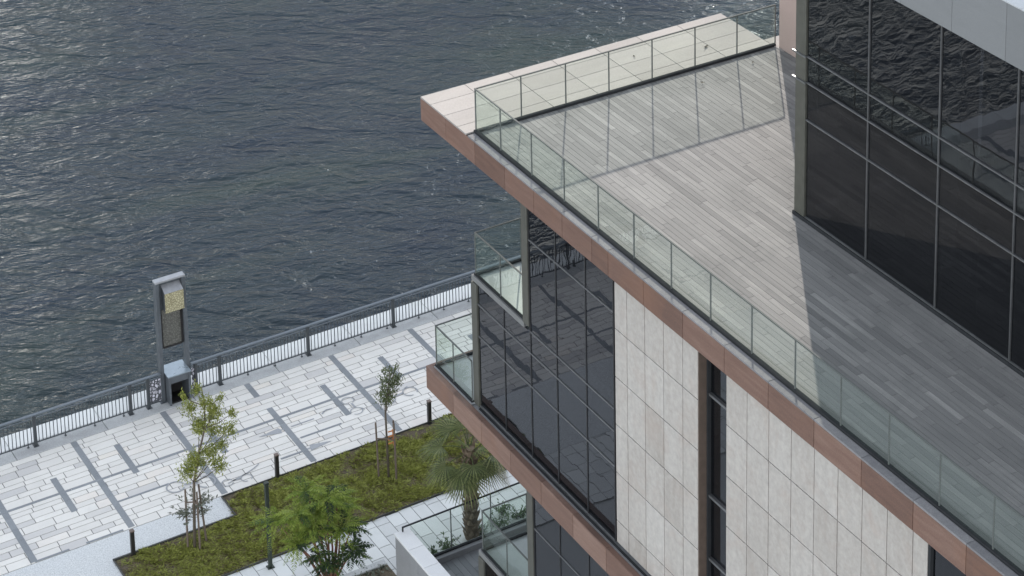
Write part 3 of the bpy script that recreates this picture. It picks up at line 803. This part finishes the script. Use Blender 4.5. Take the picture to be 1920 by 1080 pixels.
for a, b in ((9.13,10.4),(10.4,11.7),(11.7,13)): m.bbox(a+.005,b-.005,-2.9,-2.03,D-.032,D+.012,b=.005,tone=R.uniform(.3,.75))
m.build('ledge_paving', M['ledge'], B)
m = MB(); tiles(m, .32, 9.2, YEND, -2.52, D, [.145], (1.0,2.3), .009, 'Y', random.Random(9), lambda r: min(.82,max(.15,r.gauss(.5,.14))), .012)
m.build('terrace_deck', M['deck'], B)
m = MB(); m.box(.2,9.2,YEND,-2.41,D-.045,D-.008); m.build('deck_base', M['deck_gap'], B)

# --- balustrades
def balustrade(label, uX, uYs, vY, vXs, z, h, base_h=.07, ch=.05, top=.016):
    b = bpy.data.objects.new('balustrade', None); col.objects.link(b); b.parent = B; b.location = (uX, vY, z)
    if label: b['label'] = label
    def P(nm, mat, *a): m = MB(); m.box(*a); return m.build(nm, mat, b)
    for a, c in zip(uYs[:-1], uYs[1:]): P('glass_panel', M['glass'], uX-.008,uX+.008,c+.008,a-.008,z+.02,z+h)
    for a in uYs[1:]: P('post', M['rail'], uX-.013,uX+.013,a-.013,a+.013,z+base_h,z+h)
    P('corner_post', M['rail'], uX-.014,uX+.014,vY-.014,vY+.014,z+base_h,z+h)
    for a, c in zip(vXs[:-1], vXs[1:]): P('glass_panel', M['glass'], a+.016,c-.008,vY-.008,vY+.008,z+.02,z+h)
    for a in vXs[1:]: P('post', M['rail'], a-.013,a+.013,vY-.013,vY+.013,z+base_h,z+h)
    m = MB(); m.box(uX-top,uX+top,uYs[-1],vY+top,z+h+.002,z+h+.03); m.box(uX+top,vXs[-1],vY-top,vY+top,z+h+.002,z+h+.03); m.build('handrail', M['rail'], b)
    m = MB(); m.box(uX-ch,uX+ch,uYs[-1],vY+ch,z+.002,z+base_h); m.box(uX+ch,vXs[-1],vY-ch,vY+ch,z+.002,z+base_h); m.build('base_channel', M['dark'], b)
uY = [-2.46,-3.70,-5.19] + [-6.685-1.497*k for k in range(18)]
balustrade('long clear glass balustrade round the roof terrace', .26, uY, -2.46, [.26,1.53,2.80,4.06,5.35,6.66,7.97,9.19], D, 1.14, .06, .045)

# --- pink wall and upper volume
m = MB()
m.bbox(9.2,9.75,-3.42,-2.62,D-.03,24.2,b=.01,tone=.5); m.bbox(9.2,9.75,-10.0,-3.435,D-.03,24.2,b=.01,tone=.45)
m.build('pink_wall', M['pink_wall'], B)

def curtain(label, x, ys, zs, parent, skip=lambda i,j: False, th=.02, proud=.014, depth=.06, mmat='mullion_dark'):
    c = bpy.data.objects.new('curtain_wall', None); col.objects.link(c); c.parent = parent; c.location = (x, ys[0], zs[0])
    if label: c['label'] = label
    nr = len(zs)-1
    for i in range(len(ys)-1):
        for j in range(nr):
            if skip(i,j): continue
            m = MB(); m.box(x,x+th,ys[i+1]+.02,ys[i]-.02,zs[j]+.02,zs[j+1]-.02); m.build('pane', M['glass_dark'], c)
    for i in range(1, len(ys)):
        jm = [j for j in range(nr) if not (skip(i-1,j) and (i > len(ys)-2 or skip(min(i,len(ys)-2),j)))]
        if not jm: continue
        m = MB(); m.box(x-proud,x+depth,ys[i]-.02,ys[i]+.02,zs[jm[0]],zs[jm[-1]+1]); m.build('mullion', M[mmat], c)
    for j in range(0, nr):
        im = [i for i in range(len(ys)-1) if not skip(i,j)]
        if not im: continue
        m = MB(); m.box(x-proud-.006,x+depth-.005,ys[im[-1]+1],ys[im[0]],zs[j]-.015,zs[j]+.015); m.build('transom', M['transom'], c)
    return c
# lower facade on the long side
FX = .30
ysA = [-2.25,-3.59,-4.9,-6.15,-7.5,-8.72]
zsA = [8.36,10.32,11.22,11.80,14.25,15.36]
curtain('tall dark glass wall above the lower brown edge', FX, ysA, zsA, B, lambda i,j: i < 2 and j >= 3)
curtain('dark ground floor glass under the lower brown edge', FX, [-2.25,-3.59,-4.9,-6.15,-7.5,-8.8,-10.1,-11.4,-12.7,-14,-15.3,-16.6], [.27,2.4,3.86,6.4,7.66], B, lambda i,j: i < 2 and j >= 2)
for nm, y0, z0, z1 in (('corner_post',-4.6,11.93,15.36),('corner_post',-1.97,8.32,11.74),('corner_post',-4.6,4.03,7.66),('corner_post',-1.97,.26,3.84)):
    m = MB(); m.bbox(FX-.045,FX+.25,y0-.28,y0,z0,z1,b=.008); m.build(nm, M['post_olive'], B)
# end walls of the storeys, facing the water
m = MB()
for y0, z0, z1 in ((-4.66,11.95,15.36),(-2.03,8.35,11.72),(-4.66,4.05,7.66),(-2.03,.28,3.82)):
    for k in range(6): m.box(FX+.27+k*1.4,FX+.25+(k+1)*1.4-.04,y0-.05,y0-.03,z0,z1)
m.build('end_glazing', M['glass_dark'], B)
# stone walls, slot window, far window
stone_tone = lambda: min(1,max(0,R.gauss(.55,.09)))
zs_st = [8.37,8.95,10.20,11.44,12.65,13.87,15.36]
sw = stone_panels(M['stone'], [-8.76,-9.28,-10.02,-10.78,-11.54,-12.13], zs_st, FX, .06, .022, 'stone_wall', B, stone_tone)
sw['label'] = 'narrow pale stone wall left of the slot window'
sw = stone_panels(M['stone'], [-13.19]+[-13.95-.775*k for k in range(8)]+[-19.82], zs_st, FX, .06, .022, 'stone_wall', B, stone_tone)
sw['label'] = 'wide pale stone wall right of the slot window'
m = MB(); m.box(FX+.062,FX+.3,-12.12,-8.74,8.36,15.36); m.box(FX+.062,FX+.3,-19.8,-13.2,8.36,15.36); m.build('wall_backing', M['joint'], B)
w = bpy.data.objects.new('slot_window', None); col.objects.link(w); w.parent = B; w.location = (.5,-12.6,8.4)
m = MB(); m.box(.585,.60,-13.19,-12.16,8.36,15.36); m.build('pane', M['glass_dark'], w)
m = MB(); m.box(FX+.005,.66,-12.16,-12.132,8.36,15.36); m.build('jamb', M['brown_jamb'], w)
m = MB(); m.box(.5,.66,-12.21,-12.162,8.36,15.36); m.build('frame', M['dark'], w)
for z in (9.95,11.51,13.98):
    m = MB(); m.box(.52,.62,-13.19,-12.215,z-.03,z+.03); m.build('transom', M['transom'], w)
curtain('dark corner window at the right end of the stone wall', FX+.06, [-19.9,-21.3,-22.7,-24.1,-25.5,-28,YEND], [8.36,11.8,15.36], B)
m = MB(); m.box(FX+.0,FX+.2,-19.9,-19.83,8.36,15.36); m.build('window_jamb', M['dark'], B)

# interiors: floors, ceilings, back walls and a few columns behind the glass
m = MB()
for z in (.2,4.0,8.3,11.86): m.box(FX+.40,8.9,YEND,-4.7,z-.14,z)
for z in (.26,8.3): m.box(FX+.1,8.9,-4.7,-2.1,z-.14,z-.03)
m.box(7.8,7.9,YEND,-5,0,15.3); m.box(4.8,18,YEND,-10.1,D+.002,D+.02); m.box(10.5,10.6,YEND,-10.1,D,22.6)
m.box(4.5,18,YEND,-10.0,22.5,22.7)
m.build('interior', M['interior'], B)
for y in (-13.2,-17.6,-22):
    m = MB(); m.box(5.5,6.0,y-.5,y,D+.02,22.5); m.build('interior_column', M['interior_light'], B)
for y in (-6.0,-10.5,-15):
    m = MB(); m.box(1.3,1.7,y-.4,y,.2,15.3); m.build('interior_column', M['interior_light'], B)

# --- lower brown slab
m = MB(); m.box(.035,9,YEND,.135,7.70,8.26); m.build('lower_slab', M['soffit'], B)
m = MB(); y = .17
while y > YEND+.1:
    e = max(y-1.49, YEND); m.bbox(0,.034,e+.008,y-.008,7.68,8.285,b=.004,tone=R.uniform(.45,.9)); y = e
x = .0
while x < 8.9:
    m.bbox(x+.004+(.036 if x == 0 else 0),x+1.28,.137,.17,7.68,8.285,b=.004,tone=R.uniform(.4,.8)); x += 1.29
o = m.build('fascia', M['fascia'], B); o['label'] = 'lower brown stone edge band'
m = MB(); y = .17
while y > YEND+.1:
    e = max(y-1.49, YEND); m.bbox(0,.15,e+.004,y-.004,8.287,8.32,b=.005,tone=R.uniform(.3,.7)); y = e
m.bbox(.155,8.9,.05,.17,8.287,8.32,b=.005); m.build('lower_coping', M['fascia'], B)
m = MB(); m.box(.235,.285,YEND,-2.26,8.275,8.30); m.build('window_sill', M['dark'], B)

# --- balconies
def balcony(label, x0, yin, yout, z, thick, edge_mat):
    f = MB(); f.box(x0+.06,8.6,yin,yout-.06,z-thick,z-.003)
    o = f.build('balcony', M['balcony_floor'], B); o['label'] = label
    m = MB(); m.bbox(x0-.02,x0+.058,yin,yout,z-thick-.005,z+.01,b=.006); m.bbox(x0+.06,8.6,yout-.058,yout,z-thick-.005,z+.01,b=.006)
    m.build('edge_trim', edge_mat, o)
balcony('middle balcony floor behind clear glass', FX, -4.6, -1.96, 11.9, .13, M['slab_edge'])
balcony('lowest balcony floor behind clear glass', FX, -4.6, -1.96, 4.0, .13, M['slab_edge'])
m = MB(); m.box(.16,8.6,-2.0,.04,8.28,8.305); m.build('balcony_floor', M['balcony_floor'], B)
balustrade('clear glass round the middle balcony', .36, [-2.06,-3.34,-4.6], -2.06, [.36,1.66,2.96,4.3,5.6], 11.9, 1.16, .05, .035)
balustrade('clear glass round the balcony on the lower brown edge', .23, [.0,-.95,-1.96], .0, [.23,1.55,2.86,4.2,5.5], 8.31, 1.16, .05, .035)
balustrade('clear glass round the lowest balcony', .36, [-2.06,-3.34,-4.6], -2.06, [.36,1.66,2.96,4.3,5.6], 4.0, 1.16, .05, .035)

# --- upper volume on the terrace
UX = 4.43
curtain('tall dark glass wall standing on the roof terrace', UX, [-10.32,-12.55,-14.92,-17.29,-19.66,-22.0,-24.4,-26.8], [D+.09,18.49,19.40,20.03,22.68], B, proud=.03, mmat='mullion')
m = MB(); m.bbox(UX-.05,UX+.3,-10.31,-9.94,D+.09,22.66,b=.01); m.build('corner_post', M['post_olive'], B)
for z in (19.40,20.03):
    m = MB(); m.box(UX-.09,UX-.055,-10.36,-9.86,z-.02,z+.02); m.build('transom_stub', M['transom'], B)
m = MB(); m.box(UX-.07,UX+.3,-26.8,-9.9,D+.003,D+.085); m.build('base_strip', M['dark'], B)
m = MB()
for k in range(4): m.box(UX+.31+k*1.12,UX+.29+(k+1)*1.12,-10.02,-10.0,D+.09,22.66)
m.build('end_glazing', M['glass_dark'], B)
m = MB(); y = -9.0
for e in [-10.66-1.63*k for k in range(14)]:
    m.bbox(4.13,4.17,e+.005,y-.005,22.70,23.93,b=.004,tone=R.uniform(.3,.7)); y = e
x = 4.175
while x < 9.1: m.bbox(x+.004,min(x+1.6,9.19)-.004,-9.04,-9.0,22.70,23.93,b=.004,tone=R.uniform(.3,.7)); x += 1.6
o = m.build('fascia', M['grey_fascia'], B); o['label'] = 'grey panelled upper roof edge'
m = MB(); m.box(4.175,18,-32,-9.045,22.69,23.9); m.build('roof_slab', M['soffit'], B)
m = MB(); tiles(m, 4.12, 9.19, -32, -8.99, 23.96, [1.6], (1.6,1.64), .01, 'X', R, lambda r: r.uniform(.3,.8), .028); m.build('roof_coping', M['roof'], B)
for k in range(7):
    ya = -10.32-2.37*k-.75
    m = MB(); m.box(4.78,4.82,ya-1.15,ya,D+.03,22.4); m.build('interior_blind', M['interior'], B)
# things dimly seen through the upper glass: a tall portal frame and a table with a chair
m = MB(); m.box(5.6,5.68,-15.6,-15.5,D+.02,21.6); m.box(5.6,5.68,-16.9,-16.8,D+.02,21.6); m.box(5.6,5.68,-16.9,-15.5,21.6,21.72); m.build('interior_frame', M['interior_light'], B)

for lab, x, y, rz, sc in (('curled dry leaf on the pale stone ledge near the pink wall',7.62,-1.55,.4,.17),('small dry leaf on the pale stone ledge left of the curled one',5.72,-1.0,1.3,.1),
        ('dry leaf lying on the sunlit planks near the ledge glass',6.35,-3.25,2.2,.11),('pale dry leaf on the planks close to the pink wall shadow',8.1,-3.0,.9,.1)):
    m = MB(); c, sn = math.cos(rz), math.sin(rz); n = 7
    up_ = [(-.5,0,.25),(-.25,.2,.05),(.1,.24,.02),(.5,0,.2),(.1,-.24,.1),(-.25,-.2,.12)]
    pts = [((px*c-py*sn)*sc+x, (px*sn+py*c)*sc+y, D+.016+pz*sc) for px,py,pz in up_]
    ct = (x,y,D+.014)
    for a_, b_ in zip(pts, pts[1:]+pts[:1]): m.poly([ct,a_,b_])
    m.tube([pts[0],((-.8*c)*sc+x,(-.8*sn)*sc+y,D+.02+.2*sc)], .004, 4)
    tag(m.build('dry_leaf', M['bark']), lab, 'dry leaf', 'dry leaves blown on the terrace')

# ------------------------------------------------------------------ unseen far-bank towers added to shade promenade, dim water and trim glitter
SE = math.radians(15.6); SA = math.radians(32.2)
sdir = Vector((math.sin(SA)*math.cos(SE), math.cos(SA)*math.cos(SE), math.sin(SE)))
sh = Vector((math.sin(SA), math.cos(SA), 0)); sp = Vector((sh.y, -sh.x, 0))
S0 = 260.0; HT = 13.6 + S0*math.tan(SE)
c0 = sh*(S0+12) + sp*(-32.5)
def tower(label, p0, p1, dist, ht, dep, fl, seed):
    """unseen slab block on the far bank, placed to block sun and sky: perp p0..p1 across the sun's line, with balcony bands, piers and glazing"""
    r = random.Random(seed)
    c0 = sh*(dist+dep/2) + sp*((p0+p1)/2); W2 = (p1-p0)/2
    t = thing('unseen_tower_block', label, 'tower block', (c0.x,c0.y,-1.5), 'unseen towers blocking sun and sky on the far bank')
    def part(nm, mat, boxes):
        m = MB()
        for b_ in boxes: m.box(*b_)
        o = m.build(nm, mat, None); o.parent = t
    d2 = dep/2; n = int(ht//fl)
    part('wall', M['tower'], [(-W2,W2,-d2,d2,-2,ht)])
    part('floor_band', M['roof'], [(-W2-.5,W2+.5,-d2-.6,d2+.6,fl*k,fl*k+.45) for k in range(1,n)])
    part('window', M['glass_dark'], [(-W2-.1,W2+.1,-d2-.1,d2+.1,fl*k+.9,fl*k+fl-.2) for k in range(n)])
    part('pier', M['tower'], [(-W2+W2*2*k/5-.8,-W2+W2*2*k/5+.8,-d2-.7,d2+.7,-2,ht+2) for k in range(6)])
    t.rotation_euler = (0,0,math.atan2(sp.y, sp.x))
tower('unseen low wide block on the far bank, shaped to shade the promenade', -9, 8.2, S0, HT, 20, 3.6, 1)
tower('unseen tall tower added on the far bank left of the low wide block', -34, -10, 285, 118, 24, 3.6, 2)
tower('unseen slender tower added on the far bank to dim the water', -58, -37, 270, 140, 20, 3.9, 3)
tower('unseen broad tower added on the far bank left of the slender one', -96, -61, 300, 106, 24, 3.5, 4)
tower('unseen square tower added left of the broad one on the far bank', -132, -101, 270, 126, 26, 3.7, 5)
tower('unseen long tower added at the left end of the far bank', -190, -138, 290, 112, 26, 3.6, 6)
tower('unseen set back tower added beyond the long one on the far bank', -250, -200, 280, 122, 26, 3.6, 8)
tower('unseen tall tower added at the right end to trim the sun glitter', 10.9, 46, 275, 150, 24, 3.6, 7)

# ------------------------------------------------------------------ light, sky, camera
sun = bpy.data.lights.new('sun', 'SUN'); sun.energy = 2.6; sun.angle = math.radians(.55); sun.color = (1,.93,.84)
so = bpy.data.objects.new('sun', sun); col.objects.link(so); so.rotation_euler = sdir.to_track_quat('Z','Y').to_euler()
w = bpy.data.worlds.new('World'); scene.world = w; w.use_nodes = True
nt = w.node_tree; nt.nodes.clear()
sky = nt.nodes.new('ShaderNodeTexSky'); sky.sky_type = 'NISHITA'; sky.sun_disc = False
sky.sun_elevation = SE; sky.sun_rotation = SA; sky.altitude = 0; sky.air_density = 1.0; sky.dust_density = 0.0; sky.ozone_density = 1.0
hs = nt.nodes.new('ShaderNodeHueSaturation'); hs.inputs['Saturation'].default_value = .24
bg = nt.nodes.new('ShaderNodeBackground'); bg.inputs['Strength'].default_value = .15
wo = nt.nodes.new('ShaderNodeOutputWorld')
nt.links.new(sky.outputs[0], hs.inputs['Color']); tm = nt.nodes.new('ShaderNodeMix'); tm.data_type = 'RGBA'; tm.blend_type = 'MULTIPLY'; tm.inputs[0].default_value = 1
tm.inputs[7].default_value = (.965,1.0,1.045,1)          # hazy, slightly cool sky
nt.links.new(hs.outputs[0], tm.inputs[6]); nt.links.new(tm.outputs[2], bg.inputs['Color']); nt.links.new(bg.outputs[0], wo.inputs['Surface'])

cam = bpy.data.cameras.new('camera'); co = bpy.data.objects.new('camera', cam); col.objects.link(co)
cam.sensor_width = 36; cam.lens = 4465.04/1920*36; cam.sensor_fit = 'HORIZONTAL'
cam.shift_x = (960-1248.73)/1920; cam.shift_y = -(540+762.23)/1920
cam.clip_end = 6000; cam.clip_start = .5
right = Vector((0.8391298720721105,-0.5439162665227086,-0.004019055640473064))
down = Vector((-0.1373832084608152,-0.20478780604648628,-0.969117025197514))
fwd = Vector((0.5262954605820344,0.813767196135765,-0.24656852731863382))
rm = Matrix((right, -down, -fwd)).transposed()
co.matrix_world = Matrix.Translation((-24.58,-49.48,43.0)) @ rm.to_4x4()
scene.camera = co
scene.view_settings.view_transform = 'Standard'; scene.view_settings.look = 'None'
scene.view_settings.exposure = 1.93; scene.view_settings.gamma = 1
scene.cycles.max_bounces = 8; scene.cycles.transparent_max_bounces = 24
scene.cycles.caustics_reflective = False; scene.cycles.caustics_refractive = False
